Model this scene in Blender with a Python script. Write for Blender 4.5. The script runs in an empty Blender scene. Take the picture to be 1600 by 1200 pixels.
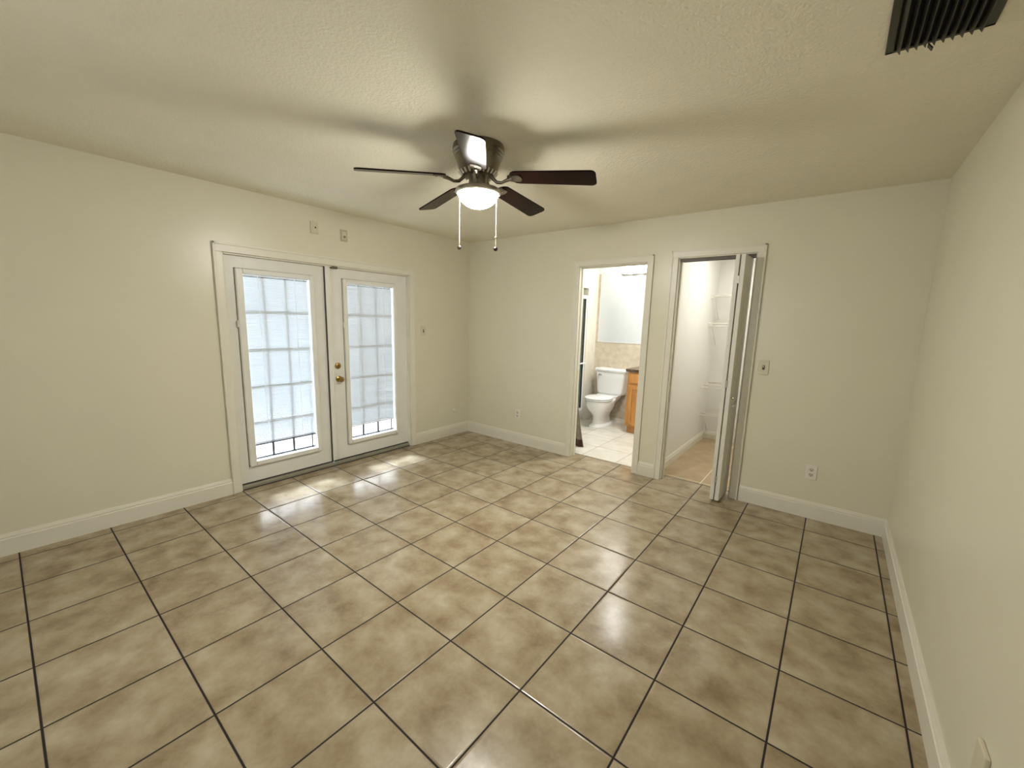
import bpy, bmesh, math, random
from mathutils import Vector, Matrix
random.seed(4)
C = bpy.context.scene.collection
S = bpy.context.scene
PI = math.pi

# ------------------------------------------------------------------ camera
cam_d = bpy.data.cameras.new('camera'); cam = bpy.data.objects.new('camera', cam_d); C.objects.link(cam)
cam_d.sensor_width = 36.0
cam_d.lens = 638.836 / 1600 * 36
cam_d.shift_x = 0.00064; cam_d.shift_y = 0.00402
cam_d.clip_start = 0.02; cam_d.clip_end = 200
r = Vector((0.78261634, 0.62195457, 0.02615671)); u = Vector((-0.12068321, 0.11036836, 0.98653656)); f = Vector((-0.61069405, 0.77523631, -0.16143556))
m = Matrix.Identity(4)
for i in range(3):
    m[i][0] = r[i]; m[i][1] = u[i]; m[i][2] = -f[i]
m[0][3], m[1][3], m[2][3] = 3.79436, -3.88079, 1.48069
cam.matrix_world = m
S.camera = cam

# ------------------------------------------------------------------ world, lights, exposure
S.view_settings.view_transform = 'Standard'; S.view_settings.look = 'None'
S.view_settings.gamma = 1.0; S.view_settings.use_curve_mapping = False
S.view_settings.exposure = 0.04
w = bpy.data.worlds.new('world'); S.world = w; w.use_nodes = True
wt = w.node_tree; bg = wt.nodes['Background']
bg.inputs[1].default_value = 7.0
bg.inputs[0].default_value = (0.90, 0.95, 1.0, 1)

def area(name, loc, rot, sx, sy, power, col=(1, 1, 1)):
    l = bpy.data.lights.new(name, 'AREA'); l.shape = 'RECTANGLE'; l.size = sx; l.size_y = sy; l.energy = power; l.color = col
    o = bpy.data.objects.new(name, l); o.location = loc; o.rotation_euler = rot; C.objects.link(o); return o
def portal(name, loc, rot, sx, sy):
    o = area(name, loc, rot, sx, sy, 1); o.data.cycles.is_portal = True; return o
area('bath_ceiling_light', (2.05, 0.95, 2.43), (0, 0, 0), 0.4, 0.4, 34, (1.0, 0.995, 0.97))
area('closet_ceiling_light', (3.2, 1.0, 2.43), (0, 0, 0), 0.3, 0.3, 18, (1.0, 0.985, 0.94))
sn = bpy.data.lights.new('hazy_sun', 'SUN'); sn.energy = 24.0; sn.angle = math.radians(18); sn.color = (0.68, 0.81, 1.0)
so = bpy.data.objects.new('hazy_sun', sn); C.objects.link(so); so.rotation_euler = (0, -math.radians(54), 0)
portal('fill_window_portal', (2.2, -5.62, 1.52), (PI / 2, 0, 0), 1.12, 1.1)
portal('french_door_portal', (-0.16, -1.83, 1.0), (0, -PI / 2, 0), 1.95, 1.75)

# ------------------------------------------------------------------ materials
def new_mat(name):
    mt = bpy.data.materials.new(name); mt.use_nodes = True
    return mt, mt.node_tree, mt.node_tree.nodes['Principled BSDF']
def nd(t, kind, **kw):
    n = t.nodes.new(kind)
    for k, v in kw.items(): setattr(n, k, v)
    return n
def mat(name, col, rough=0.5, metal=0.0, spec=0.5, var=0.0, scale=8.0, bump=0.0, bscale=200.0, coat=0.0, stretch=(1, 1, 1), bdist=0.002):
    mt, t, b = new_mat(name)
    b.inputs['Roughness'].default_value = rough; b.inputs['Metallic'].default_value = metal
    b.inputs['Specular IOR Level'].default_value = spec; b.inputs['Coat Weight'].default_value = coat
    tc = nd(t, 'ShaderNodeTexCoord'); mp = nd(t, 'ShaderNodeMapping'); mp.inputs['Scale'].default_value = stretch
    t.links.new(tc.outputs['Object'], mp.inputs[0])
    n = nd(t, 'ShaderNodeTexNoise'); n.inputs['Scale'].default_value = scale; n.inputs['Detail'].default_value = 5
    t.links.new(mp.outputs[0], n.inputs['Vector'])
    r_ = nd(t, 'ShaderNodeValToRGB')
    r_.color_ramp.elements[0].position = 0.3; r_.color_ramp.elements[1].position = 0.7
    r_.color_ramp.elements[0].color = tuple(c * (1 - var) for c in col) + (1,)
    r_.color_ramp.elements[1].color = tuple(min(1, c * (1 + var)) for c in col) + (1,)
    t.links.new(n.outputs['Fac'], r_.inputs[0]); t.links.new(r_.outputs[0], b.inputs['Base Color'])
    if bump:
        n2 = nd(t, 'ShaderNodeTexNoise'); n2.inputs['Scale'].default_value = bscale; n2.inputs['Detail'].default_value = 3
        t.links.new(tc.outputs['Object'], n2.inputs['Vector'])
        bp = nd(t, 'ShaderNodeBump'); bp.inputs['Strength'].default_value = bump; bp.inputs['Distance'].default_value = bdist
        t.links.new(n2.outputs['Fac'], bp.inputs['Height']); t.links.new(bp.outputs[0], b.inputs['Normal'])
    return mt
def emis(name, col, strength):
    mt, t, b = new_mat(name)
    b.inputs['Base Color'].default_value = (*col, 1); b.inputs['Emission Color'].default_value = (*col, 1)
    b.inputs['Emission Strength'].default_value = strength
    return mt
def tile_mat(name, x0, y0, T, c_lo, c_mid, c_hi, grout, rough, gw=0.0035, coat=0.0):
    mt, t, b = new_mat(name); L = t.links.new
    tc = nd(t, 'ShaderNodeTexCoord'); sp = nd(t, 'ShaderNodeSeparateXYZ'); L(tc.outputs['Object'], sp.inputs[0])
    def M(op, a, c=None):
        n = nd(t, 'ShaderNodeMath', operation=op)
        for i, v in enumerate((a, c)):
            if v is None: continue
            if isinstance(v, (int, float)): n.inputs[i].default_value = v
            else: L(v, n.inputs[i])
        return n.outputs[0]
    ux = M('DIVIDE', M('SUBTRACT', sp.outputs[0], x0), T); uy = M('DIVIDE', M('SUBTRACT', sp.outputs[1], y0), T)
    fx = M('FRACT', ux); fy = M('FRACT', uy); ix = M('FLOOR', ux); iy = M('FLOOR', uy)
    dx = M('MINIMUM', fx, M('SUBTRACT', 1.0, fx)); dy = M('MINIMUM', fy, M('SUBTRACT', 1.0, fy))
    d = M('MULTIPLY', M('MINIMUM', dx, dy), T)
    mr = nd(t, 'ShaderNodeMapRange', interpolation_type='SMOOTHSTEP'); L(d, mr.inputs[0])
    mr.inputs[1].default_value = gw * 0.55; mr.inputs[2].default_value = gw * 1.25
    # cloudy tile glaze, a different patch on each tile
    cb = nd(t, 'ShaderNodeCombineXYZ'); L(ix, cb.inputs[0]); L(iy, cb.inputs[1])
    wn = nd(t, 'ShaderNodeTexWhiteNoise', noise_dimensions='3D'); L(cb.outputs[0], wn.inputs['Vector'])
    vm = nd(t, 'ShaderNodeVectorMath', operation='SCALE'); L(wn.outputs['Color'], vm.inputs[0]); vm.inputs['Scale'].default_value = 9.0
    va = nd(t, 'ShaderNodeVectorMath', operation='ADD'); L(tc.outputs['Object'], va.inputs[0]); L(vm.outputs[0], va.inputs[1])
    n1 = nd(t, 'ShaderNodeTexNoise'); n1.inputs['Scale'].default_value = 7.0; n1.inputs['Detail'].default_value = 5; n1.inputs['Roughness'].default_value = 0.5; n1.inputs['Distortion'].default_value = 0.15
    L(va.outputs[0], n1.inputs['Vector'])
    n2 = nd(t, 'ShaderNodeTexNoise'); n2.inputs['Scale'].default_value = 60; n2.inputs['Detail'].default_value = 4; L(va.outputs[0], n2.inputs['Vector'])
    mixv = M('ADD', M('MULTIPLY', n1.outputs['Fac'], 0.86), M('MULTIPLY', n2.outputs['Fac'], 0.14))
    mixv = M('ADD', mixv, M('MULTIPLY', M('SUBTRACT', wn.outputs['Value'], 0.5), 0.06))
    rp = nd(t, 'ShaderNodeValToRGB'); L(mixv, rp.inputs[0])
    e = rp.color_ramp.elements; e[0].position = 0.30; e[0].color = (*c_lo, 1); e[1].position = 0.70; e[1].color = (*c_hi, 1)
    k = e.new(0.5); k.color = (*c_mid, 1)
    mx = nd(t, 'ShaderNodeMix', data_type='RGBA'); L(mr.outputs[0], mx.inputs['Factor'])
    mx.inputs['A'].default_value = (*grout, 1); L(rp.outputs[0], mx.inputs['B']); L(mx.outputs['Result'], b.inputs['Base Color'])
    rm = nd(t, 'ShaderNodeMapRange'); L(mr.outputs[0], rm.inputs[0]); rm.inputs[3].default_value = 0.85; rm.inputs[4].default_value = rough
    L(rm.outputs[0], b.inputs['Roughness'])
    # bump: rounded tile edges plus a faint surface ripple
    ed = nd(t, 'ShaderNodeMapRange', interpolation_type='SMOOTHSTEP'); L(d, ed.inputs[0]); ed.inputs[1].default_value = gw * 0.5; ed.inputs[2].default_value = gw * 2.6
    n3 = nd(t, 'ShaderNodeTexNoise'); n3.inputs['Scale'].default_value = 30; n3.inputs['Detail'].default_value = 4; n3.inputs['Distortion'].default_value = 1.2; L(va.outputs[0], n3.inputs['Vector'])
    h = M('ADD', ed.outputs[0], M('MULTIPLY', n3.outputs['Fac'], 0.16))
    bp = nd(t, 'ShaderNodeBump'); bp.inputs['Strength'].default_value = 0.6; bp.inputs['Distance'].default_value = 0.0018
    L(h, bp.inputs['Height']); L(bp.outputs[0], b.inputs['Normal'])
    b.inputs['Coat Weight'].default_value = coat; b.inputs['Coat Roughness'].default_value = 0.12
    return mt
def glass_mat(name, tint=(1, 1, 1), refl=0.08):
    mt, t, b = new_mat(name); t.nodes.remove(b)
    tr = nd(t, 'ShaderNodeBsdfTransparent'); tr.inputs[0].default_value = (*tint, 1)
    gl = nd(t, 'ShaderNodeBsdfGlossy'); gl.inputs['Roughness'].default_value = 0.02
    fr = nd(t, 'ShaderNodeFresnel'); fr.inputs[0].default_value = 1.45
    gm = nd(t, 'ShaderNodeNewGeometry'); iv = nd(t, 'ShaderNodeMath', operation='SUBTRACT'); iv.inputs[0].default_value = 1.0; t.links.new(gm.outputs['Backfacing'], iv.inputs[1])
    ml = nd(t, 'ShaderNodeMath', operation='MULTIPLY'); t.links.new(fr.outputs[0], ml.inputs[0]); t.links.new(iv.outputs[0], ml.inputs[1])
    mx = nd(t, 'ShaderNodeMixShader'); t.links.new(ml.outputs[0], mx.inputs[0]); t.links.new(tr.outputs[0], mx.inputs[1]); t.links.new(gl.outputs[0], mx.inputs[2])
    t.links.new(mx.outputs[0], t.nodes['Material Output'].inputs[0])
    return mt
def slat_mat(name, col):
    mt, t, b = new_mat(name); t.nodes.remove(b)
    d = nd(t, 'ShaderNodeBsdfDiffuse'); d.inputs[0].default_value = (*col, 1)
    tr = nd(t, 'ShaderNodeBsdfTranslucent'); tr.inputs[0].default_value = (*col, 1)
    mx = nd(t, 'ShaderNodeMixShader'); mx.inputs[0].default_value = 0.018
    t.links.new(d.outputs[0], mx.inputs[1]); t.links.new(tr.outputs[0], mx.inputs[2]); t.links.new(mx.outputs[0], t.nodes['Material Output'].inputs[0])
    return mt

T = 0.4064
WALLC = (0.735, 0.70, 0.555)
M_wall = mat('cream_wall_paint', WALLC, 0.30, spec=0.5, var=0.015, scale=2.5, bump=0.10, bscale=170)
M_ceil = mat('knockdown_ceiling_paint', (0.85, 0.81, 0.655), 0.85, spec=0.2, var=0.02, scale=3, bump=0.75, bscale=75, bdist=0.006)
M_trim = mat('white_trim_paint', (0.76, 0.73, 0.62), 0.35, var=0.015, scale=6)
M_door = mat('white_door_paint', (0.77, 0.76, 0.69), 0.38, var=0.03, scale=5)
M_doorc = mat('bifold_door_paint', (0.74, 0.72, 0.64), 0.4, var=0.02, scale=5)
M_floor = tile_mat('beige_floor_tile', 6.27 * T, -7.66 * T, T, (0.238, 0.172, 0.098), (0.355, 0.284, 0.182), (0.455, 0.388, 0.275), (0.013, 0.006, 0.004), 0.2, gw=0.0044)
M_bfloor = tile_mat('pale_bathroom_tile', 1.667, 0.155, T, (0.58, 0.55, 0.47), (0.68, 0.65, 0.57), (0.76, 0.73, 0.66), (0.33, 0.28, 0.22), 0.3)
M_cfloor = tile_mat('tan_closet_tile', 2.93, 0.19, 1.76, (0.38, 0.27, 0.145), (0.44, 0.325, 0.19), (0.50, 0.39, 0.25), (0.72, 0.65, 0.5), 0.42, gw=0.005)
M_bwall = mat('bathroom_white_paint', (0.82, 0.82, 0.80), 0.45)
M_btile = mat('mottled_tan_wall_tile', (0.58, 0.51, 0.39), 0.3, var=0.16, scale=14)
M_btile_w = mat('pale_wall_tile', (0.70, 0.66, 0.56), 0.3, var=0.07, scale=9)
M_shtile = mat('tan_shower_tile', (0.60, 0.52, 0.38), 0.4, var=0.08, scale=10)
M_cwall = mat('closet_white_paint', (0.80, 0.785, 0.73), 0.5)
M_porc = mat('white_porcelain', (0.86, 0.86, 0.84), 0.12, coat=0.4)
M_seat = mat('toilet_seat_plastic', (0.88, 0.88, 0.87), 0.22)
M_oak = mat('honey_oak', (0.50, 0.23, 0.055), 0.35, var=0.22, scale=6, stretch=(6, 6, 0.6))
M_granite = mat('dark_speckled_granite', (0.10, 0.06, 0.035), 0.2, var=0.8, scale=90)
M_bronze = mat('brushed_pewter', (0.20, 0.175, 0.13), 0.28, metal=0.9, var=0.1, scale=20)
M_pewter = mat('satin_nickel', (0.40, 0.37, 0.30), 0.3, metal=0.9)
M_ventlight = mat('bright_vent_trim', (0.72, 0.68, 0.58), 0.3, metal=0.6)
M_blade = mat('dark_mahogany_blade', (0.009, 0.003, 0.002), 0.22, spec=0.10, var=0.35, scale=9)
M_bladee = M_blade
M_bowl = emis('lit_frosted_glass', (1.0, 0.97, 0.90), 238.0)
M_bulb = emis('lit_vanity_shade', (1.0, 0.98, 0.94), 20.0)
M_chain = mat('pale_chain', (0.52, 0.48, 0.37), 0.45, metal=0.3)
M_knobd = mat('dark_wood_ball', (0.02, 0.01, 0.008), 0.3)
M_brass = mat('aged_brass', (0.40, 0.27, 0.10), 0.28, metal=1.0)
M_alu = mat('grey_green_threshold', (0.30, 0.29, 0.22), 0.45, metal=0.3, var=0.15)
M_gasket_gap = mat('dark_gasket_and_gap', (0.03, 0.028, 0.022), 0.6)
M_seam = mat('mottled_dark_seam', (0.20, 0.18, 0.12), 0.8, var=0.3, scale=20)
M_muntin = mat('dark_muntin', (0.05, 0.05, 0.055), 0.5)
M_rail_backlit = mat('backlit_blind_rail', (0.06, 0.06, 0.06), 0.5)  # dark colour paints the backlit shade on the left blind's rail
M_railw = mat('pale_blind_rail', (0.75, 0.75, 0.73), 0.5)
M_slat = slat_mat('white_blind_slat', (0.66, 0.69, 0.70))
M_cord = mat('white_cord', (0.92, 0.92, 0.90), 0.6)
M_glass = glass_mat('clear_glass')
M_shglass = glass_mat('greenish_shower_glass', (0.74, 0.84, 0.82))
M_white_metal = mat('white_powder_coat', (0.82, 0.83, 0.82), 0.35)
M_plate = mat('ivory_plastic_plate', (0.66, 0.61, 0.46), 0.35)
M_platew = mat('white_plastic_plate', (0.78, 0.76, 0.68), 0.35)
M_slot = mat('black_slot', (0.012, 0.01, 0.008), 0.6)
M_wire = mat('white_vinyl_wire', (0.82, 0.79, 0.70), 0.4)
M_vent = mat('dark_olive_vent_metal', (0.022, 0.020, 0.010), 0.45)
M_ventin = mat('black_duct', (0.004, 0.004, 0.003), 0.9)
M_mirror = mat('painted_mirror_reflection', (0.64, 0.67, 0.675), 0.25, metal=0.1)  # pale base colour stands in for the white reflection in the mirror
M_cloth = mat('grey_brown_cloth', (0.30, 0.26, 0.20), 0.9, var=0.2, scale=30)
M_clothb = mat('dark_brown_cloth_hem', (0.09, 0.05, 0.035), 0.9, var=0.2, scale=30)
M_patio = tile_mat('patio_pavers', 0, 0, 0.3, (0.20, 0.185, 0.19), (0.235, 0.22, 0.225), (0.27, 0.26, 0.265), (0.09, 0.085, 0.09), 0.8)
M_grass = mat('lawn_grass', (0.035, 0.05, 0.02), 0.9, var=0.3, scale=12)
M_fence = mat('weathered_grey_fence', (0.045, 0.05, 0.048), 0.8, var=0.1, scale=3)
M_track = mat('brown_closet_track', (0.10, 0.08, 0.055), 0.45)

# ------------------------------------------------------------------ mesh helpers
class MB:
    def __init__(s): s.v = []; s.f = []
    def box(s, x0, y0, z0, x1, y1, z1):
        k = len(s.v)
        s.v += [(x, y, z) for z in (z0, z1) for y in (y0, y1) for x in (x0, x1)]
        s.f += [tuple(k + i for i in q) for q in ((0, 2, 3, 1), (4, 5, 7, 6), (0, 1, 5, 4), (2, 6, 7, 3), (0, 4, 6, 2), (1, 3, 7, 5))]
        return s
    def obox(s, c, ax, ay, az):
        k = len(s.v); c = Vector(c); ax = Vector(ax); ay = Vector(ay); az = Vector(az)
        s.v += [tuple(c + ax * i + ay * j + az * l) for l in (-1, 1) for j in (-1, 1) for i in (-1, 1)]
        s.f += [tuple(k + i for i in q) for q in ((0, 2, 3, 1), (4, 5, 7, 6), (0, 1, 5, 4), (2, 6, 7, 3), (0, 4, 6, 2), (1, 3, 7, 5))]
        return s
    def loft(s, rings, cap=True, closed=True):
        k = len(s.v); n = len(rings[0])
        for rg in rings: s.v += [tuple(p) for p in rg]
        for i in range(len(rings) - 1):
            for j in range(n if closed else n - 1):
                a = k + i * n + j; b = k + i * n + (j + 1) % n
                s.f.append((a, b, b + n, a + n))
        if cap and closed:
            s.f.append(tuple(k + j for j in reversed(range(n)))); s.f.append(tuple(k + (len(rings) - 1) * n + j for j in range(n)))
        return s
    def lathe(s, prof, c, n=32, cap=True):
        return s.loft([[(c[0] + rr * math.cos(2 * PI * j / n), c[1] + rr * math.sin(2 * PI * j / n), z) for j in range(n)] for rr, z in prof], cap)
    def tube(s, pts, rad, n=8):
        pts = [Vector(p) for p in pts]; rings = []; prev = None
        for i, p in enumerate(pts):
            d = (pts[min(i + 1, len(pts) - 1)] - pts[max(i - 1, 0)]).normalized()
            if prev is None: a = d.orthogonal().normalized()
            else: a = (prev - d * prev.dot(d)).normalized()
            prev = a; b = d.cross(a); rr = rad[i] if isinstance(rad, (list, tuple)) else rad
            rings.append([p + a * rr * math.cos(2 * PI * j / n) + b * rr * math.sin(2 * PI * j / n) for j in range(n)])
        return s.loft(rings)
    def ball(s, c, rr, n=12):
        prof = [(max(1e-4, rr * math.sin(PI * i / n)), c[2] - rr * math.cos(PI * i / n)) for i in range(n + 1)]
        return s.lathe(prof, c, n)
    def quad(s, *p):
        k = len(s.v); s.v += list(p); s.f.append(tuple(range(k, k + len(p)))); return s
    def prism(s, poly, axis, a, b):
        """extrude a 2-D polygon along an axis ('x': poly=(y,z), 'y': (x,z), 'z': (x,y))"""
        def P(q, h): return {'x': (h, q[0], q[1]), 'y': (q[0], h, q[1]), 'z': (q[0], q[1], h)}[axis]
        return s.loft([[P(q, a) for q in poly], [P(q, b) for q in poly]])
    def build(s, name, material, parent=None, smooth=False, bevel=0.0, seg=2):
        o_ = Vector(parent_world(parent)) if parent else Vector((0, 0, 0))
        me = bpy.data.meshes.new(name); me.from_pydata([tuple(Vector(p) - o_) for p in s.v], [], s.f)
        bm = bmesh.new(); bm.from_mesh(me); bmesh.ops.recalc_face_normals(bm, faces=bm.faces); bm.to_mesh(me); bm.free()
        me.materials.append(material)
        o = bpy.data.objects.new(name, me); C.objects.link(o)
        if parent: o.parent = parent
        if smooth:
            for p in me.polygons: p.use_smooth = True
            me.set_sharp_from_angle(angle=math.radians(38))
        if bevel:
            md = o.modifiers.new('bevel', 'BEVEL'); md.width = bevel; md.segments = seg; md.limit_method = 'ANGLE'; md.angle_limit = math.radians(40)
        return o
def parent_world(o):
    v = Vector((0, 0, 0))
    while o: v = v + Vector(o.location); o = o.parent
    return v
def tag(o, label, cat, group=None):
    o['label'] = label; o['category'] = cat
    if group: o['group'] = group
    return o
def thing(name, label, cat, loc=(0, 0, 0), group=None):
    o = bpy.data.objects.new(name, None); o.location = loc; o.empty_display_size = 0.1; C.objects.link(o)
    return tag(o, label, cat, group)
def struct(o, label=None, cat=None):
    o['kind'] = 'structure'
    if label: o['label'] = label; o['category'] = cat
    return o

W, H, REAR = 4.233, 2.445, -5.45
# ------------------------------------------------------------------ shell
struct(MB().box(0, REAR, -0.1, W, 0.155, 0).build('floor', M_floor), 'beige square ceramic tile floor with dark grout lines', 'floor')
struct(MB().box(0.02, 0.155, -0.1, 2.48, 2.05, 0).build('floor_bathroom', M_bfloor), 'pale bright tile floor seen through the left doorway', 'floor')
struct(MB().box(2.48, 0.155, -0.1, 4.0, 2.05, 0).build('floor_closet', M_cfloor), 'tan floor inside the closet', 'floor')
struct(MB().box(-0.15, REAR, H, W + 0.12, 0.12, H + 0.1).build('ceiling', M_ceil), 'cream textured ceiling', 'ceiling')
struct(MB().box(0.0, 0.12, H, 2.48, 2.15, H + 0.1).build('ceiling_bathroom', M_bwall), 'white bathroom ceiling', 'ceiling')
struct(MB().box(2.48, 0.12, H, 4.1, 2.15, H + 0.1).build('ceiling_closet', M_cwall), 'white closet ceiling', 'ceiling')
# left wall with the french door opening
FY0, FY1, FZ = -2.715, -0.95, 1.95
struct(MB().box(-0.15, REAR, -0.1, 0, FY0, H).box(-0.15, FY1, -0.1, 0, 0.12, H).box(-0.15, FY0, FZ, 0, FY1, H).box(-0.15, FY0, -0.1, 0, FY1, -0.001).build('wall_left', M_wall), 'cream painted wall around the french doors', 'wall')
# back wall with two doorways
B0, B1, BZ = 1.60, 2.32, 2.06
K0, K1, KZ = 2.60, 3.212, 2.076
bw = MB()
bw.box(0, 0, 0, B0, 0.085, H).box(B1, 0, 0, K0, 0.085, H).box(K1, 0, 0, W + 0.12, 0.085, H).box(B0, 0, BZ, B1, 0.085, H).box(K0, 0, KZ, K1, 0.085, H)
struct(bw.build('wall_back', M_wall), 'cream painted wall with the bathroom and closet doorways', 'wall')
struct(MB().box(W, REAR, -0.1, W + 0.12, 0.0, H).build('wall_right', M_wall), 'cream semi-gloss painted wall on the right', 'wall')
# rear wall behind the camera with an unseen window added for fill light
RX0, RX1, RZ0, RZ1 = 1.65, 2.75, 1.0, 2.05
struct(MB().box(-0.15, REAR - 0.15, -0.1, RX0, REAR, H).box(RX1, REAR - 0.15, -0.1, W + 0.12, REAR, H).box(RX0, REAR - 0.15, -0.1, RX1, REAR, RZ0).box(RX0, REAR - 0.15, RZ1, RX1, REAR, H).build('wall_rear', M_wall), 'cream wall behind the camera', 'wall')
wf = MB().box(RX0, REAR - 0.1, RZ0, RX1, REAR - 0.05, RZ0 + 0.05).box(RX0, REAR - 0.1, RZ1 - 0.05, RX1, REAR - 0.05, RZ1).box(RX0, REAR - 0.1, RZ0 + 0.05, RX0 + 0.05, REAR - 0.05, RZ1 - 0.05).box(RX1 - 0.05, REAR - 0.1, RZ0 + 0.05, RX1, REAR - 0.05, RZ1 - 0.05).box(2.13, REAR - 0.1, RZ0 + 0.05, 2.17, REAR - 0.05, RZ1 - 0.05)
win = struct(wf.build('fill_window_1', M_trim), 'white frame of the fill-light window added behind the camera', 'window')
MB().box(RX0 + 0.05, REAR - 0.078, RZ0 + 0.05, RX1 - 0.05, REAR - 0.072, RZ1 - 0.05).build('fill_window_pane', M_glass, win)

# bathroom shell
struct(MB().box(0.02, 2.0, 0, 2.44, 2.1, H).build('wall_bathroom_back', M_btile), 'tan mottled tile wall behind the toilet', 'wall')
struct(MB().box(0.82, 1.99, 2.225, 2.44, 2.0, H).build('trim_4', M_bwall), 'white painted band above the bathroom tile', 'trim')
struct(MB().box(0.70, 0.095, 0, 0.82, 0.30, H).box(0.70, 1.69, 0, 0.82, 2.0, H).box(0.70, 0.30, 1.99, 0.82, 1.69, H).box(0.70, 0.30, 0, 0.82, 1.69, 0.15).build('wall_bathroom_left', M_btile_w), 'pale wall with the shower opening', 'wall')
struct(MB().box(0.02, 0.095, 0, 0.05, 2.0, H).build('wall_shower', M_shtile), 'tan tiled shower wall', 'wall')
struct(MB().box(2.44, 0.085, 0, 2.52, 2.0, H).build('wall_closet_left', M_cwall), 'white closet side wall', 'wall')
struct(MB().box(0.05, 0.0851, 0, 1.585, 0.095, H).box(2.335, 0.0851, 0, 2.44, 0.095, H).box(1.585, 0.0851, BZ + 0.015, 2.335, 0.095, H).build('wall_bathroom_front', M_bwall), 'white bathroom wall beside the doorway', 'wall')
struct(MB().box(2.52, 1.95, 0, 4.0, 2.05, H).build('wall_closet_back', M_cwall), 'white closet back wall behind the shelves', 'wall')
struct(MB().box(3.9, 0.085, 0, 4.0, 1.95, H).build('wall_closet_right', M_cwall), 'white closet wall behind the folded door', 'wall')

# baseboards (profiled)
def bb_poly(h=0.135, t=0.016):
    return [(0, 0), (t, 0), (t, h - 0.033), (t * 0.72, h - 0.028), (t * 0.78, h - 0.02), (t * 0.45, h - 0.006), (t * 0.3, h), (0, h)]
def bb_y(mb, x, sgn, y0, y1, h=0.135, t=0.016): mb.prism([(x + sgn * a, z) for a, z in bb_poly(h, t)], 'y', y0, y1)
def bb_x(mb, y, sgn, x0, x1, h=0.135, t=0.016): mb.prism([(y + sgn * a, z) for a, z in bb_poly(h, t)], 'x', x0, x1)
q = MB(); bb_y(q, 0, 1, REAR, -2.777); bb_y(q, 0, 1, -0.884, 0); struct(q.build('baseboard_left', M_trim), 'white baseboard along the french door wall', 'baseboard')
q = MB(); bb_x(q, 0, -1, 0.0, 1.538); bb_x(q, 0, -1, 2.378, 2.537); bb_x(q, 0, -1, 3.281, W); struct(q.build('baseboard_back', M_trim), 'white baseboard along the doorway wall', 'baseboard')
q = MB(); bb_y(q, W, -1, REAR, 0); struct(q.build('baseboard_right', M_trim), 'white baseboard along the right wall', 'baseboard')
q = MB(); bb_y(q, 2.52, 1, 0.105, 1.95, 0.1); bb_x(q, 1.95, -1, 2.52, 3.9, 0.1); struct(q.build('baseboard_closet', M_trim), 'white baseboard inside the closet', 'baseboard')
q = MB(); bb_x(q, 2.0, -1, 0.82, 1.64, 0.04, 0.012); bb_y(q, 0.82, 1, 1.69, 2.0, 0.04, 0.012); struct(q.build('baseboard_bathroom', M_btile_w), 'low pale tile base along the bathroom wall', 'baseboard')

# casings and jambs
def casing_back(name, x0, x1, z, w_, label):
    mb = MB()
    for a, b_ in ((x0 - w_, x0), (x1, x1 + w_)): mb.box(a, -0.017, 0, b_, 0, z)
    mb.box(x0 - w_, -0.017, z, x1 + w_, 0, z + w_)
    for a, b_ in ((x0 - w_, x0 - w_ + 0.014), (x1 + w_ - 0.014, x1 + w_)): mb.box(a, -0.022, 0, b_, -0.015, z + w_)
    mb.box(x0 - w_, -0.022, z + w_ - 0.014, x1 + w_, -0.015, z + w_)
    # jamb lining with a stop
    mb.box(x0 - 0.012, 0.0, 0, x0 + 0.008, 0.10, z); mb.box(x1 - 0.008, 0.0, 0, x1 + 0.012, 0.10, z); mb.box(x0, 0.0, z - 0.008, x1, 0.10, z + 0.012)
    mb.box(x0 + 0.006, 0.045, 0, x0 + 0.018, 0.08, z); mb.box(x1 - 0.018, 0.045, 0, x1 - 0.006, 0.08, z); mb.box(x0, 0.045, z - 0.018, x1, 0.08, z - 0.006)
    return struct(mb.build(name, M_trim, bevel=0.002), label, 'door trim')
casing_back('trim_1', B0, B1, BZ, 0.06, 'white casing around the bathroom doorway')
casing_back('trim_2', K0, K1, KZ, 0.061, 'white casing around the closet doorway')
mb = MB()
for a, b_ in ((FY0 - 0.062, FY0), (FY1, FY1 + 0.066)): mb.box(0, a, 0, 0.018, b_, FZ)
mb.box(0, FY0 - 0.062, FZ, 0.018, FY1 + 0.066, FZ + 0.07)
mb.box(0.014, FY0 - 0.062, 0, 0.024, FY0 - 0.046, FZ + 0.07).box(0.014, FY1 + 0.05, 0, 0.024, FY1 + 0.066, FZ + 0.07).box(0.014, FY0 - 0.062, FZ + 0.054, 0.024, FY1 + 0.066, FZ + 0.07)
mb.box(-0.15, FY0, 0, 0.0, FY0 + 0.012, FZ).box(-0.15, FY1 - 0.012, 0, 0.0, FY1, FZ).box(-0.15, FY0, FZ - 0.012, 0.0, FY1, FZ)
struct(mb.build('trim_3', M_trim, bevel=0.003), 'white casing around the french doors', 'door trim')
struct(MB().prism([(-0.15, 0.0), (-0.008, 0.0), (-0.008, 0.028), (-0.03, 0.038), (-0.15, 0.038)], 'y', FY0 + 0.012, FY1 - 0.012).build('trim_5', M_alu, bevel=0.002), 'worn grey metal threshold under the french doors', 'threshold')
struct(MB().box(-0.01, FY0 + 0.012, 0.0005, -0.002, FY1 - 0.012, 0.006).build('gap_shade_strip', M_gasket_gap), 'painted dark strip for the shaded gap along the threshold', 'painted gap shade')  # dark strip painted in for the shade of the threshold gap

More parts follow.
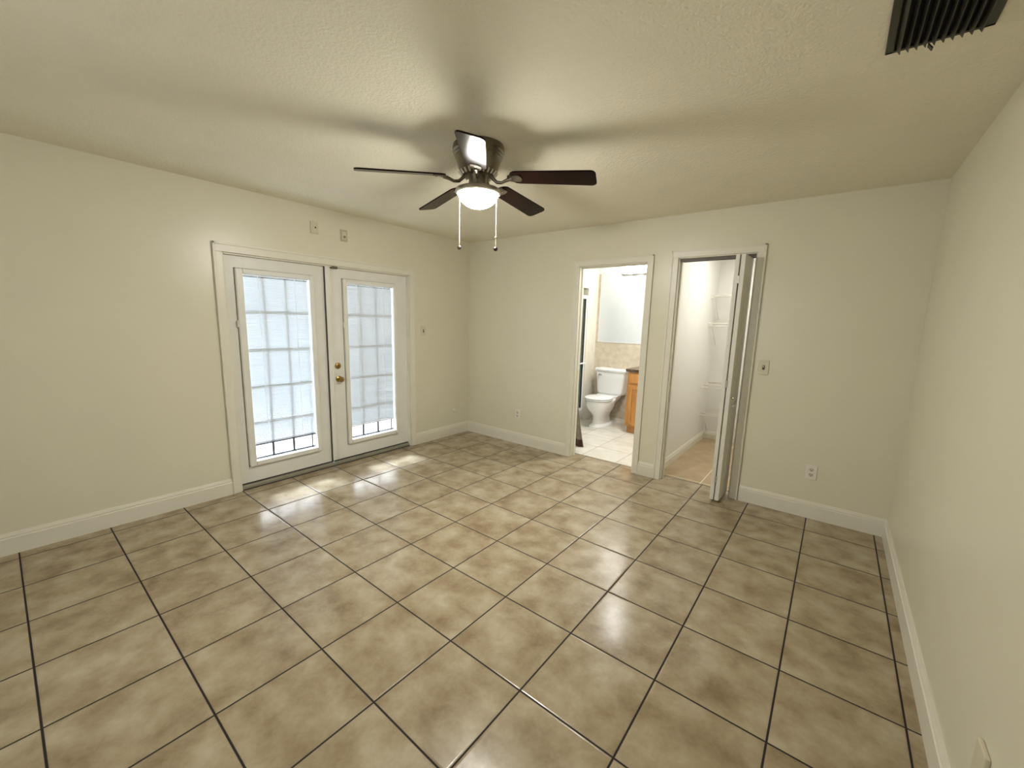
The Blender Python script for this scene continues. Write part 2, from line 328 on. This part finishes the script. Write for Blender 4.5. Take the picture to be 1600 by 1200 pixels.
# ------------------------------------------------------------------ french doors
def french_leaf(name, y0, y1, fy0, fy1, gy0, gy1, tilt, strings, label, pull_y):
    ZB, ZT = 0.048, 1.936
    fz0, fz1, gz0, gz1 = 0.19, 1.842, 0.232, 1.806
    d = thing(name, label, 'door', (-0.05, y0, ZB)); struct(d)
    XB, XF = -0.075, -0.03
    MB().box(XB, y0, ZB, XF, gy0 - 0.01, ZT).box(XB, gy1 + 0.01, ZB, XF, y1, ZT).box(XB, gy0 - 0.01, ZB, XF, gy1 + 0.01, gz0 - 0.01).box(XB, gy0 - 0.01, gz1 + 0.01, XF, gy1 + 0.01, ZT).build('slab', M_door, d)
    fr = MB()
    for x0, x1 in ((-0.032, 0.0),):
        fr.box(x0, fy0, fz0, x1, gy0, fz1).box(x0, gy1, fz0, x1, fy1, fz1).box(x0, gy0, fz0, x1, gy1, gz0).box(x0, gy0, gz1, x1, gy1, fz1)
    MB().box(-0.0305, fy0 - 0.004, fz0 - 0.004, -0.028, fy0 + 0.01, fz1 + 0.004).box(-0.0305, fy1 - 0.01, fz0 - 0.004, -0.028, fy1 + 0.004, fz1 + 0.004).box(-0.0305, fy0, fz0 - 0.004, -0.028, fy1, fz0 + 0.01).box(-0.0305, fy0, fz1 - 0.01, -0.028, fy1, fz1 + 0.004).build('frame_seam', M_seam, d)  # thin dark strip outlining the lite frame
    f_ = fr.build('lite_frame', M_door, d, bevel=0.007, seg=3)
    MB().box(-0.052, gy0 - 0.008, gz0 - 0.008, -0.049, gy1 + 0.008, gz1 + 0.008).build('glass_pane', M_glass, d)
    mu = MB(); gw = gy1 - gy0; gh = gz1 - gz0
    for k in (1, 2): yy = gy0 + gw * k / 3 - 0.02; mu.box(-0.064, yy - 0.008, gz0, -0.055, yy + 0.008, gz1)
    for k in range(1, 5): zz = gz0 + 0.012 + (gh + 0.0) * k / 5; mu.box(-0.064, gy0, zz - 0.008, -0.055, gy1, zz + 0.008)
    mu.box(-0.064, gy0, gz0 - 0.002, -0.055, gy1, gz0 + 0.014).box(-0.064, gy1 - 0.03, gz0, -0.055, gy1 - 0.022, gz1)
    mu.build('muntin_grid', M_muntin, d)
    # enclosed mini blind
    zr = 0.366; n = int((gz1 - 0.02 - zr) / 0.0127); sl = MB(); hw = 0.0078
    for k in range(n):
        z = zr + 0.012 + k * 0.0127; a = tilt + random.uniform(-0.05, 0.05)
        ca, sa = math.cos(a) * hw, math.sin(a) * hw
        # the outer edge sits lower; a slightly crowned slat
        nx, nz = math.sin(a) * 0.0012, math.cos(a) * 0.0012
        y_a, y_b = gy0 + 0.004 + random.uniform(0, .002), gy1 - 0.004 - random.uniform(0, .002)
        p = [(-0.038 - ca, z - sa), (-0.038 - nx, z + nz), (-0.038 + ca, z + sa)]
        sl.loft([[(x, y_a, zz) for x, zz in p], [(x, y_b, zz) for x, zz in p]], cap=False, closed=False)
    bl = sl.build('blind', M_slat, d)
    MB().box(-0.048, gy0 + 0.002, gz1 - 0.012, -0.030, gy1 - 0.002, gz1 + 0.002).build('head_rail', M_railw, bl)
    MB().box(-0.046, gy0 + 0.003, zr - 0.006, -0.030, gy1 - 0.003, zr + 0.004).build('bottom_rail', M_rail_backlit if tilt < 1.15 else M_railw, bl)
    for sy in strings:
        MB().box(-0.0295, sy - 0.0014, zr, -0.0285, sy + 0.0014, gz1 - 0.01).build('ladder_cord', M_cord, bl)
    MB().box(-0.02, pull_y - 0.004, 1.375, 0.002, pull_y + 0.004, 1.43).build('blind_slider', M_door, d, bevel=0.002)
    MB().box(-0.078, y0 + 0.003, 0.040, -0.028, y1 - 0.003, 0.050).build('door_sweep', M_gasket_gap, d)
    return d
L_ = french_leaf('door_1', -2.70, -1.885, -2.63, -2.008, -2.578, -2.043, 1.08, (-2.462, -2.166), 'left white french door leaf with more open blinds', -2.636)
R_ = french_leaf('door_2', -1.878, -0.966, -1.722, -1.114, -1.683, -1.146, 1.25, (-1.569, -1.265), 'right white french door leaf with closed blinds and brass knob', -1.728)
MB().box(-0.031, -1.898, 0.056, -0.006, -1.850, 1.943).build('astragal', M_door, R_, bevel=0.006, seg=3)
MB().box(-0.02, -1.905, 0.05, -0.008, -1.8975, 1.944).build('seam', M_gasket_gap, R_)
def xlathe(mb, prof, c, n=20):
    mb.loft([[(c[0] + x, c[1] + rr * math.cos(2 * PI * j / n), c[2] + rr * math.sin(2 * PI * j / n)) for j in range(n)] for rr, x in prof]); return mb
xlathe(MB(), [(0.031, -0.001), (0.031, 0.004), (0.024, 0.009), (0.011, 0.013), (0.010, 0.03), (0.019, 0.037), (0.026, 0.047), (0.027, 0.056), (0.021, 0.064), (0.008, 0.067)], (-0.03, -1.792, 0.872)).build('door_knob', M_brass, R_, smooth=True)
db = xlathe(MB(), [(0.030, -0.001), (0.030, 0.006), (0.023, 0.013), (0.008, 0.015)], (-0.03, -1.797, 1.003)).build('deadbolt', M_brass, R_, smooth=True)
MB().box(-0.018, -1.800, 0.99, -0.006, -1.794, 1.016).build('thumb_turn', M_brass, db, bevel=0.002)
MB().box(-0.03, -1.835, 1.925, 0.004, -1.775, 1.946).box(-0.03, -1.89, 1.938, -0.004, -1.835, 1.947).build('top_latch', M_bronze, R_, bevel=0.002)

# ------------------------------------------------------------------ ceiling fan
AX, AY = 2.08, -2.06
fan = thing('ceiling_fan', 'dark five-blade flush ceiling fan with lit glass bowl and two pull chains', 'ceiling fan', (AX, AY, H))
c = (AX, AY)
MB().lathe([(0.02, 2.446), (0.143, 2.445), (0.146, 2.43), (0.146, 2.412), (0.138, 2.404), (0.139, 2.396), (0.132, 2.389), (0.133, 2.381), (0.126, 2.372), (0.118, 2.345), (0.112, 2.325), (0.108, 2.312), (0.103, 2.302), (0.09, 2.292), (0.06, 2.287), (0.02, 2.286)], c, 48).build('motor_housing', M_bronze, fan, smooth=True)
vr = MB()
for k in range(24):
    a = 2 * PI * k / 24; d_ = Vector((math.cos(a), math.sin(a), 0)); t_ = Vector((-math.sin(a), math.cos(a), 0))
    dn = (Vector((AX, AY, 2.300)) + d_ * 0.1005)
    vr.obox(dn, t_ * 0.0045, (d_ * 0.66 + Vector((0, 0, 0.75))) * 0.013, (d_ * 0.7 + Vector((0, 0, -0.7))) * 0.006)
vr.build('vent_ring', M_ventlight, fan, bevel=0.001)
sw = MB()
n = 48
sw.loft([[(AX + (rr + (0.0022 if j % 4 < 2 else 0)) * math.cos(2 * PI * j / n), AY + (rr + (0.0022 if j % 4 < 2 else 0)) * math.sin(2 * PI * j / n), z) for j in range(n)] for rr, z in ((0.046, 2.292), (0.048, 2.285), (0.048, 2.238), (0.052, 2.231))])
sw.build('switch_housing', M_pewter, fan, smooth=True)
MB().lathe([(0.03, 2.24), (0.052, 2.238), (0.066, 2.230), (0.105, 2.224), (0.126, 2.216), (0.131, 2.206), (0.130, 2.196), (0.122, 2.190), (0.115, 2.192)], c, 48).build('light_fitter', M_pewter, fan, smooth=True)
prof = [(0.114 * math.cos(t * PI / 2 / 12), 2.200 - 0.084 * math.sin(t * PI / 2 / 12)) for t in range(12)] + [(0.002, 2.1160)]
MB().lathe(prof, c, 40).build('glass_bowl', M_bowl, fan, smooth=True)
# blades
def blade_parts(th):
    o = Vector((math.cos(th), math.sin(th), 0)); tn = Vector((-math.sin(th), math.cos(th), 0)); pt = math.radians(13)
    wd = tn * math.cos(pt) - Vector((0, 0, 1)) * math.sin(pt); nr = o.cross(wd).normalized()
    base = Vector((AX, AY, 2.272))
    outl = []
    r0, r1 = 0.185, 0.665
    N = 8
    def hw(rr): return 0.056 + 0.011 * (rr - r0) / (r1 - r0)
    # rounded root and rounded-corner tip
    pts = []
    for i in range(N + 1):
        a = PI / 2 + PI * i / N; pts.append((r0 + 0.045 + 0.045 * math.cos(a) * 1.0, 0.056 * math.sin(a)))
    cr = 0.030
    for i in range(6):
        a = -PI / 2 + PI / 2 * i / 5; pts.append((r1 - cr + cr * math.cos(a) , -hw(r1) + cr + cr * math.sin(a)))
    for i in range(6):
        a = PI / 2 * i / 5; pts.append((r1 - cr + cr * math.cos(a), hw(r1) - cr + cr * math.sin(a)))
    def P(rr, ww, h): return base + o * rr + wd * ww + nr * h + Vector((0, 0, -0.036 * (rr - r0) / (r1 - r0)))
    mb = MB().loft([[P(a, b, -0.004) for a, b in pts], [P(a, b, 0.004) for a, b in pts]])
    bl = mb.build('blade', M_blade, fan, bevel=0.0015)
    sg = -1 if nr.z > 0 else 1   # underside direction
    ir = MB()
    ir.tube([Vector((AX, AY, 2.294)) + o * 0.07, Vector((AX, AY, 2.272)) + o * 0.088, Vector((AX, AY, 2.250)) + o * 0.112, Vector((AX, AY, 2.246)) + o * 0.14, Vector((AX, AY, 2.256)) + o * 0.168, P(0.20, 0, sg * 0.007)], [0.011, 0.010, 0.009, 0.008, 0.009, 0.011], 10)
    plate = []
    for i in range(20):
        a = 2 * PI * i / 20; plate.append((0.215 + 0.042 * math.cos(a), (0.040 + 0.010 * math.cos(2 * a)) * math.sin(a)))
    ir.loft([[P(a, b, sg * 0.0042) for a, b in plate], [P(a, b, sg * 0.0085) for a, b in plate]])
    for (a, b) in ((0.205, 0.022), (0.205, -0.022), (0.238, 0.0)):
        ir.tube([P(a, b, sg * 0.008), P(a, b, sg * 0.0115)], 0.005, 10)
    ir.build('blade_iron', M_bronze, bl, smooth=True)
for k in range(5): blade_parts(math.radians(22 + 72 * k))
rv = Vector((0.783, 0.622, 0))
for s_, zb, lab in ((-1, 1.897, None), (1, 1.895, 'dark-knobbed pull chain')):
    p = Vector((AX, AY, 0)) + rv * 0.106 * s_
    ch = MB()
    z = 2.196
    z_end = zb + 0.012 if s_ < 0 else 1.962
    ch.tube([(p.x, p.y, 2.205), (p.x, p.y, z_end)], 0.0013, 8)
    zz = z_end
    while zz < 2.19: ch.lathe([(0.001, zz - 0.0026), (0.0024, zz), (0.001, zz + 0.0026)], (p.x, p.y), 6); zz += 0.0095
    if s_ > 0:
        ch.ball((p.x, p.y, 1.960), 0.006, 8); ch.tube([(p.x, p.y, 1.958), (p.x, p.y, zb + 0.01)], 0.0012, 6)
    co = ch.build('pull_chain', M_chain, fan)
    if lab: co['label'] = lab
    kb = MB().ball((p.x, p.y, zb), 0.0125, 14).build('pull_knob', M_bronze if s_ < 0 else M_knobd, co, smooth=True)

# ------------------------------------------------------------------ ceiling vent
v = thing('ceiling_vent', 'dark louvered air return vent on the ceiling near the right wall', 'vent', (3.93, -2.12, H))
vx0, vx1, vy0, vy1 = 3.803, 4.062, -2.43, -1.817
MB().box(vx0, vy0, H - 0.008, vx0 + 0.022, vy1, H + 0.001).box(vx1 - 0.03, vy0, H - 0.008, vx1, vy1, H + 0.001).box(vx0, vy0, H - 0.008, vx1, vy0 + 0.022, H + 0.001).box(vx0, vy1 - 0.014, H - 0.008, vx1, vy1, H + 0.001).build('vent_frame', M_vent, v, bevel=0.002)
MB().box(vx0 + 0.01, vy0 + 0.01, H - 0.0015, vx1 - 0.01, vy1 - 0.008, H + 0.0005).build('duct_opening', M_ventin, v)
for k in range(10):
    x = vx0 + 0.034 + k * 0.0213
    sx, sz = (0.004, 0.011)
    MB().obox((x, (vy0 + vy1) / 2, H - 0.012), (0.0055, 0, -0.009), (0, (vy1 - vy0) / 2 - 0.006, 0), (0.0006, 0, 0.0004)).build('louver', M_vent, v)
MB().obox((vx0 + 0.115, vy1 - 0.004, H - 0.022), (0.006, 0, -0.008), (0, 0.010, 0), (0.0015, 0, 0.001)).build('bent_tab', M_vent, v)

# ------------------------------------------------------------------ wall plates
def plate_left(name, y, z, w_, h, label, cat, mtl, depth=0.007):
    o = thing(name, label, cat, (0, y, z)); MB().box(0, y - w_ / 2, z - h / 2, depth, y + w_ / 2, z + h / 2).build('cover_plate', mtl, o, bevel=0.003); return o
def plate_back(name, x, z, label, cat, mtl, group=None):
    o = thing(name, label, cat, (x, 0, z), group); MB().box(x - 0.037, -0.007, z - 0.059, x + 0.037, 0, z + 0.059).build('cover_plate', mtl, o, bevel=0.003); return o
o = plate_left('cable_plate', -1.982, 2.262, 0.072, 0.104, 'cream blank plate with black cable hole above the french doors', 'wall plate', M_plate, 0.012)
xlathe(MB(), [(0.007, 0.010), (0.007, 0.0135)], (0, -1.975, 2.262)).build('cable_hole', M_slot, o)
o = plate_left('dimmer_plate', -1.700, 2.240, 0.07, 0.108, 'darker tan wall plate right of the black-holed plate', 'wall plate', mat('tan_plastic', (0.50, 0.45, 0.33), 0.45))
MB().box(0.006, -1.722, 2.205, 0.012, -1.678, 2.275).build('insert', M_plate, o, bevel=0.003)
xlathe(MB(), [(0.011, 0.011), (0.011, 0.02)], (0, -1.700, 2.228)).build('knob', mat('olive_knob', (0.25, 0.22, 0.14), 0.5), o)
def toggle(o, ax, p):
    if ax == 'x':
        MB().box(0.0065, p[0] - 0.008, p[1] - 0.017, 0.0095, p[0] + 0.008, p[1] + 0.017).build('toggle_slot', M_slot, o)
        MB().obox((0.013, p[0], p[1] + 0.004), (0.009, 0, 0.004), (0, 0.004, 0), (0.0, 0, 0.006)).build('toggle_lever', M_plate, o)
    else:
        MB().box(p[0] - 0.008, -0.0095, p[1] - 0.017, p[0] + 0.008, -0.0065, p[1] + 0.017).build('toggle_slot', M_slot, o)
        MB().obox((p[0], -0.013, p[1] + 0.004), (0.004, 0, 0), (0, 0.009, -0.004), (0, 0, 0.006)).build('toggle_lever', M_plate, o)
o = plate_left('light_switch', -0.754, 1.343, 0.072, 0.118, 'ivory toggle light switch between french doors and room corner', 'light switch', M_plate); toggle(o, 'x', (-0.754, 1.343))
o = plate_back('light_switch', 3.348, 1.163, 'ivory toggle light switch right of the closet door', 'light switch', M_plate); toggle(o, 'y', (3.348, 1.163))
def outlet(x, z, label):
    o = plate_back('wall_outlet', x, z, label, 'outlet', M_platew)
    for s_ in (-1, 1):
        zz = z + s_ * 0.02
        rc = MB()
        n = 16
        rc.loft([[(x + 0.017 * math.cos(2 * PI * j / n), yy, zz + 0.0145 * math.sin(2 * PI * j / n)) for j in range(n)] for yy in (-0.0065, -0.0095)])
        rr = rc.build('receptacle', M_plate, o)
        MB().box(x - 0.0085, -0.0102, zz - 0.002, x - 0.0055, -0.009, zz + 0.008).box(x + 0.0055, -0.0102, zz - 0.002, x + 0.0085, -0.009, zz + 0.008).box(x - 0.003, -0.0102, zz - 0.011, x + 0.003, -0.009, zz - 0.005).build('slots', M_slot, rr)
    return o
outlet(0.848, 0.365, 'white outlet on the wall left of the bathroom doorway')
outlet(3.756, 0.373, 'white outlet low on the wall right of the closet')
o = thing('wall_outlet', 'pale outlet plate low on the right wall at the photo edge', 'outlet', (W, -2.37, 0.34))
MB().box(W - 0.012, -2.412, 0.285, W, -2.335, 0.402).build('cover_plate', M_plate, o, bevel=0.004)
o = thing('wall_bumper', 'small round white bumper low on wall left of the room corner', 'door stop', (0, -0.26, 0.318))
xlathe(MB(), [(0.019, 0.0), (0.019, 0.012), (0.014, 0.02), (0.004, 0.022)], (0, -0.26, 0.318)).build('bumper', M_platew, o, smooth=True)

# ------------------------------------------------------------------ bifold closet door
d3 = thing('door_3', 'white bifold closet door folded open at the right of the closet doorway', 'door', (3.14, -0.05, 0.012)); struct(d3)
def fold_panel(p0, p1, tk, z0, z1, face):
    a = Vector((*p0, 0)); b = Vector((*p1, 0)); d_ = (b - a); L = d_.length; d_.normalize(); nn = Vector((d_.y, -d_.x, 0)) * face
    mid = (a + b) / 2 + nn * tk / 2
    pnl = MB().obox(mid + Vector((0, 0, (z0 + z1) / 2)), d_ * L / 2, nn * tk / 2, (0, 0, (z1 - z0) / 2)).build('door_panel', M_doorc, d3, bevel=0.003)
    for (za, zb_) in ((z0 + 0.16, z0 + 0.84), (z0 + 1.0, z1 - 0.12)):
        for off, hw_ in ((0.001, L / 2 - 0.055), (0.006, L / 2 - 0.085)):
            MB().obox(a + d_ * L / 2 + nn * (tk - 0.001 + off / 2) + Vector((0, 0, (za + zb_) / 2)), d_ * hw_, nn * (off / 2 + 0.001), (0, 0, (zb_ - za) / 2 - (0.03 if off > 0.002 else 0))).build('raised_panel', M_doorc, pnl, bevel=0.003)
    return pnl
pz0, pz1 = 0.016, 2.042
# right panel (pivots at the jamb): outer face towards +x ; left panel behind it
pr = fold_panel((3.142, 0.085), (3.130, -0.195), 0.033, pz0, pz1, -1)
pl = fold_panel((3.092, -0.195), (3.104, 0.085), 0.030, pz0, pz1, 1)
kb = MB().tube([(3.161, -0.165, 0.905), (3.170, -0.165, 0.905), (3.174, -0.165, 0.905), (3.182, -0.165, 0.905), (3.186, -0.165, 0.905)], [0.007, 0.007, 0.013, 0.014, 0.006], 14).build('knob', M_pewter, pr, smooth=True)
for z in (0.2, 1.02, 1.85):
    MB().box(3.117, -0.1985, z - 0.03, 3.135, -0.1945, z + 0.03).build('hinge', M_pewter, pr)
tr = MB().box(K0 + 0.01, 0.028, KZ - 0.03, K1 - 0.01, 0.042, KZ - 0.008).box(K0 + 0.01, 0.082, KZ - 0.03, K1 - 0.01, 0.094, KZ - 0.008).box(K0 + 0.01, 0.042, KZ - 0.012, K1 - 0.01, 0.082, KZ - 0.008)
struct(tr.build('trim_7', M_track), 'brown metal bifold track at the top of the closet doorway', 'door track')

# ------------------------------------------------------------------ closet wire shelves
def wire_shelf(z, label, brace):
    s = thing('wire_shelf', label, 'shelf', (2.9, 1.78, z), 'white wire shelves in the closet')
    x0, x1, yf, yb_ = 2.528, 3.80, 1.63, 1.945
    rd = MB()
    for (y, zz, rr) in ((yf, z, 0.0035), (yf, z - 0.032, 0.0035), (yb_, z, 0.003), ((yf + yb_) / 2, z - 0.004, 0.003)): rd.tube([(x0, y, zz), (x1, y, zz)], rr, 6)
    rd.build('rods', M_wire, s)
    wr = MB(); x = x0 + 0.012
    while x < x1: wr.tube([(x, yb_, z + 0.003), (x, yf - 0.002, z + 0.003), (x, yf - 0.003, z - 0.034)], 0.0017, 5); x += 0.0255
    wr.build('wires', M_wire, s)
    MB().box(2.52, yf - 0.012, z - 0.045, 2.53, yf + 0.03, z + 0.01).build('end_bracket', M_wire, s, bevel=0.002)
    if brace:
        MB().tube([(2.56, yf + 0.01, z - 0.02), (2.56, yb_, z - brace)], 0.005, 6).build('brace', M_wire, s)
    return s
wire_shelf(1.858, 'highest white wire shelf in the closet', 0.28)
wire_shelf(1.52, 'second white wire shelf from the top in the closet', 0.28)
wire_shelf(0.76, 'third white wire shelf from the top in the closet', 0)
wire_shelf(0.40, 'lowest white wire shelf in the closet with a diagonal brace', 0.29)

# ------------------------------------------------------------------ bathroom: toilet
t = thing('toilet', 'white two-piece toilet with closed lid in the bathroom', 'toilet', (1.185, 1.6, 0))
def sell(cx, cy, a, b, z, n=36, p=2.3, back=None):
    out = []
    for j in range(n):
        th = 2 * PI * j / n; cc, ss = math.cos(th), math.sin(th)
        x = a * math.copysign(abs(cc) ** (2 / p), cc); y = b * math.copysign(abs(ss) ** (2 / p), ss)
        if back and y > 0: y *= back
        out.append((cx + x, cy + y, z))
    return out
X0 = 1.185
rings = [sell(X0, 1.600, 0.130, 0.275, 0.0), sell(X0, 1.600, 0.130, 0.275, 0.016), sell(X0, 1.605, 0.120, 0.255, 0.026), sell(X0, 1.605, 0.097, 0.215, 0.045), sell(X0, 1.605, 0.090, 0.200, 0.10), sell(X0, 1.600, 0.092, 0.200, 0.155),
         sell(X0, 1.590, 0.120, 0.220, 0.20), sell(X0, 1.570, 0.155, 0.253, 0.25), sell(X0, 1.557, 0.176, 0.275, 0.305), sell(X0, 1.553, 0.185, 0.284, 0.355), sell(X0, 1.553, 0.185, 0.286, 0.385), sell(X0, 1.553, 0.178, 0.28, 0.392)]
MB().loft(rings).build('bowl', M_porc, t, smooth=True)
MB().loft([sell(X0, 1.80, 0.10, 0.10, 0.30, p=4), sell(X0, 1.81, 0.16, 0.11, 0.38, p=5), sell(X0, 1.83, 0.17, 0.12, 0.425, p=5)]).build('tank_deck', M_porc, t, smooth=True)
MB().loft([sell(X0, 1.488, 0.184, 0.220, 0.398), sell(X0, 1.488, 0.190, 0.226, 0.403), sell(X0, 1.488, 0.187, 0.223, 0.412)]).build('seat', M_seat, t, smooth=True)
MB().loft([sell(X0, 1.488, 0.184, 0.22, 0.419), sell(X0, 1.488, 0.188, 0.224, 0.426), sell(X0, 1.488, 0.184, 0.220, 0.434), sell(X0, 1.488, 0.15, 0.18, 0.440)]).build('lid', M_seat, t, smooth=True)
tk = MB()
def tank_ring(hw, y0, y1, z):
    ch = 0.045
    return [(X0 - hw, y1, z), (X0 - hw, y0 + ch * 0.5, z), (X0 - hw + ch * 0.35, y0 + ch * 0.12, z), (X0 - hw + ch, y0, z), (X0 + hw - ch, y0, z), (X0 + hw - ch * 0.35, y0 + ch * 0.12, z), (X0 + hw, y0 + ch * 0.5, z), (X0 + hw, y1, z)]
tk.loft([tank_ring(0.196, 1.825, 1.985, 0.425), tank_ring(0.205, 1.815, 1.985, 0.45), tank_ring(0.232, 1.80, 1.985, 0.775)])
tk.build('tank', M_porc, t, bevel=0.008, seg=3)
MB().loft([tank_ring(0.246, 1.788, 1.992, 0.775), tank_ring(0.248, 1.786, 1.992, 0.80), tank_ring(0.240, 1.794, 1.992, 0.818)]).build('tank_lid', M_porc, t, bevel=0.006, seg=3)
for s_ in (-1, 1): MB().ball((X0 + s_ * 0.112, 1.66, 0.03), 0.016, 10).build('bolt_cap', M_porc, t, smooth=True)
MB().tube([(X0 - 0.17, 1.803, 0.72), (X0 - 0.17, 1.785, 0.72), (X0 - 0.12, 1.781, 0.715)], [0.012, 0.010, 0.007], 10).build('flush_lever', M_pewter, t, smooth=True)

# vanity
va = thing('bathroom_vanity', 'honey oak vanity cabinet right of the toilet', 'cabinet', (2.02, 1.7, 0))
vx0, vx1, vy, vz = 1.625, 2.436, 1.42, 0.85
MB().box(vx0, vy, 0.10, vx1, 1.998, vz).box(vx0 + 0.012, vy + 0.06, 0, vx1, 1.998, 0.10).build('body', M_oak, va, bevel=0.003)
for k in range(2):
    xa = vx0 + 0.028 + k * 0.395; xb = xa + 0.36
    MB().box(xa, vy - 0.018, 0.70, xb, vy, 0.83).build('drawer_front', M_oak, va, bevel=0.005)
    dm = MB().box(xa, vy - 0.018, 0.125, xa + 0.055, vy, 0.67).box(xb - 0.055, vy - 0.018, 0.125, xb, vy, 0.67).box(xa + 0.055, vy - 0.018, 0.125, xb - 0.055, vy, 0.18).box(xa + 0.055, vy - 0.018, 0.615, xb - 0.055, vy, 0.67)
    do = dm.build('door', M_oak, va, bevel=0.003)
    MB().box(xa + 0.055, vy - 0.009, 0.18, xb - 0.055, vy - 0.001, 0.615).box(xa + 0.085, vy - 0.015, 0.21, xb - 0.085, vy - 0.008, 0.585).build('raised_panel', M_oak, do, bevel=0.004)
tag(MB().box(1.598, 1.395, vz, 2.438, 1.998, 0.888).build('countertop', M_granite, bevel=0.006), 'dark speckled granite countertop on the oak vanity', 'countertop')
# mirror and vanity light
mi = thing('wall_mirror', 'large frameless mirror on tiled wall above the toilet, its pale reflection painted on', 'mirror', (1.6, 1.995, 1.65))
MB().box(0.868, 1.992, 1.205, 2.43, 1.9995, 2.224).build('pale_mirror_face', M_mirror, mi)
MB().box(0.862, 1.990, 1.199, 2.436, 1.9995, 1.207).box(0.862, 1.990, 1.207, 0.870, 1.9995, 2.224).build('edge_trim', M_white_metal, mi)
vl = thing('vanity_light', 'lit vanity light bar above the bathroom mirror', 'light', (1.52, 1.99, 2.2))
mbb = MB(); pts = []
for i in range(49):
    x = 1.20 + 0.64 * i / 48; pts.append((x, 2.188 + 0.008 * abs(math.sin(PI * (x - 1.2) / 0.16))))
mbb.loft([[(x, 1.945, z), (x, 1.989, z), (x, 1.989, z + 0.05), (x, 1.945, z + 0.05)] for x, z in pts])
mbb.build('back_bar', M_pewter, vl)
for k in range(4):
    x = 1.28 + 0.16 * k
    sh = MB().lathe([(0.022, 2.20), (0.045, 2.215), (0.060, 2.25), (0.062, 2.285), (0.052, 2.325), (0.03, 2.335)], (x, 1.885), 20).build('glass_shade', M_bulb, vl, smooth=True)
    MB().tube([(x, 1.96, 2.205), (x, 1.885, 2.203)], 0.008, 8).build('arm', M_pewter, sh)

# shower door
sd = thing('shower_door', 'white framed glass shower door with a towel bar left of the toilet', 'shower door', (0.80, 1.0, 0.15))
fy0, fy1, fz0, fz1 = 0.30, 1.688, 0.15, 1.886
MB().box(0.765, fy0, fz1 - 0.05, 0.815, fy1, fz1).box(0.765, fy0, fz0, 0.815, fy1, fz0 + 0.04).box(0.772, fy1 - 0.03, fz0, 0.808, fy1, fz1).box(0.772, fy0, fz0, 0.808, fy0 + 0.03, fz1).build('frame', M_white_metal, sd, bevel=0.003)
for k, (ya, yb_, xx) in enumerate(((fy0 + 0.03, 1.02, 0.780), (0.96, fy1 - 0.03, 0.798))):
    pn = MB().box(xx - 0.003, ya, fz0 + 0.04, xx + 0.003, yb_, fz1 - 0.05).build('glass_panel', M_shglass, sd)
    MB().box(xx - 0.008, ya, fz0 + 0.04, xx + 0.008, ya + 0.02, fz1 - 0.05).box(xx - 0.008, yb_ - 0.02, fz0 + 0.04, xx + 0.008, yb_, fz1 - 0.05).build('stile', M_gasket_gap if k else M_white_metal, pn)
bar = MB().tube([(0.845, 1.0, 0.885), (0.845, 1.64, 0.885)], 0.011, 10).tube([(0.80, 1.02, 0.885), (0.845, 1.02, 0.885)], 0.008, 8).tube([(0.80, 1.62, 0.885), (0.845, 1.62, 0.885)], 0.008, 8)
bar.build('towel_bar', M_white_metal, sd, smooth=True)

# cloth behind the bathroom jamb
cl = thing('hanging_cloth', 'grey and brown cloth bunched behind the left bathroom door jamb', 'cloth', (1.45, 0.40, 0))
def cloth_rings(z0, z1, nz):
    rings = []
    for i in range(nz + 1):
        z = z0 + (z1 - z0) * i / nz; wd = 0.115 - 0.10 * min(1, (z / 0.50)) ** 0.9
        rg = []
        for j in range(17):
            s_ = j / 16; rg.append((1.43 + wd * s_, 0.40 + 0.018 * math.sin(s_ * 9) * (1 - z / 0.7), z))
        for j in range(16, -1, -1):
            s_ = j / 16; rg.append((1.43 + wd * s_, 0.408 + 0.018 * math.sin(s_ * 9) * (1 - z / 0.7), z))
        rings.append(rg)
    return rings
MB().loft(cloth_rings(0.09, 0.55, 10)).build('cloth_body', M_cloth, cl, smooth=True)
MB().loft(cloth_rings(0.002, 0.09, 4)).build('cloth_hem', M_clothb, cl, smooth=True)['label'] = 'dark brown hem of the cloth'

# ------------------------------------------------------------------ outside the french doors
struct(MB().box(-4.2, -9, -0.14, -0.15, 5, -0.04).build('patio', M_patio), 'pale paved patio outside the french doors', 'patio')
struct(MB().box(-14, -14, -0.2, -4.2, 9, -0.06).build('lawn', M_grass), 'green lawn beyond the patio', 'lawn')
struct(MB().box(-7.1, -14, -0.1, -7.0, 9, 2.4).build('fence', M_fence), 'weathered grey fence beyond the lawn', 'fence')
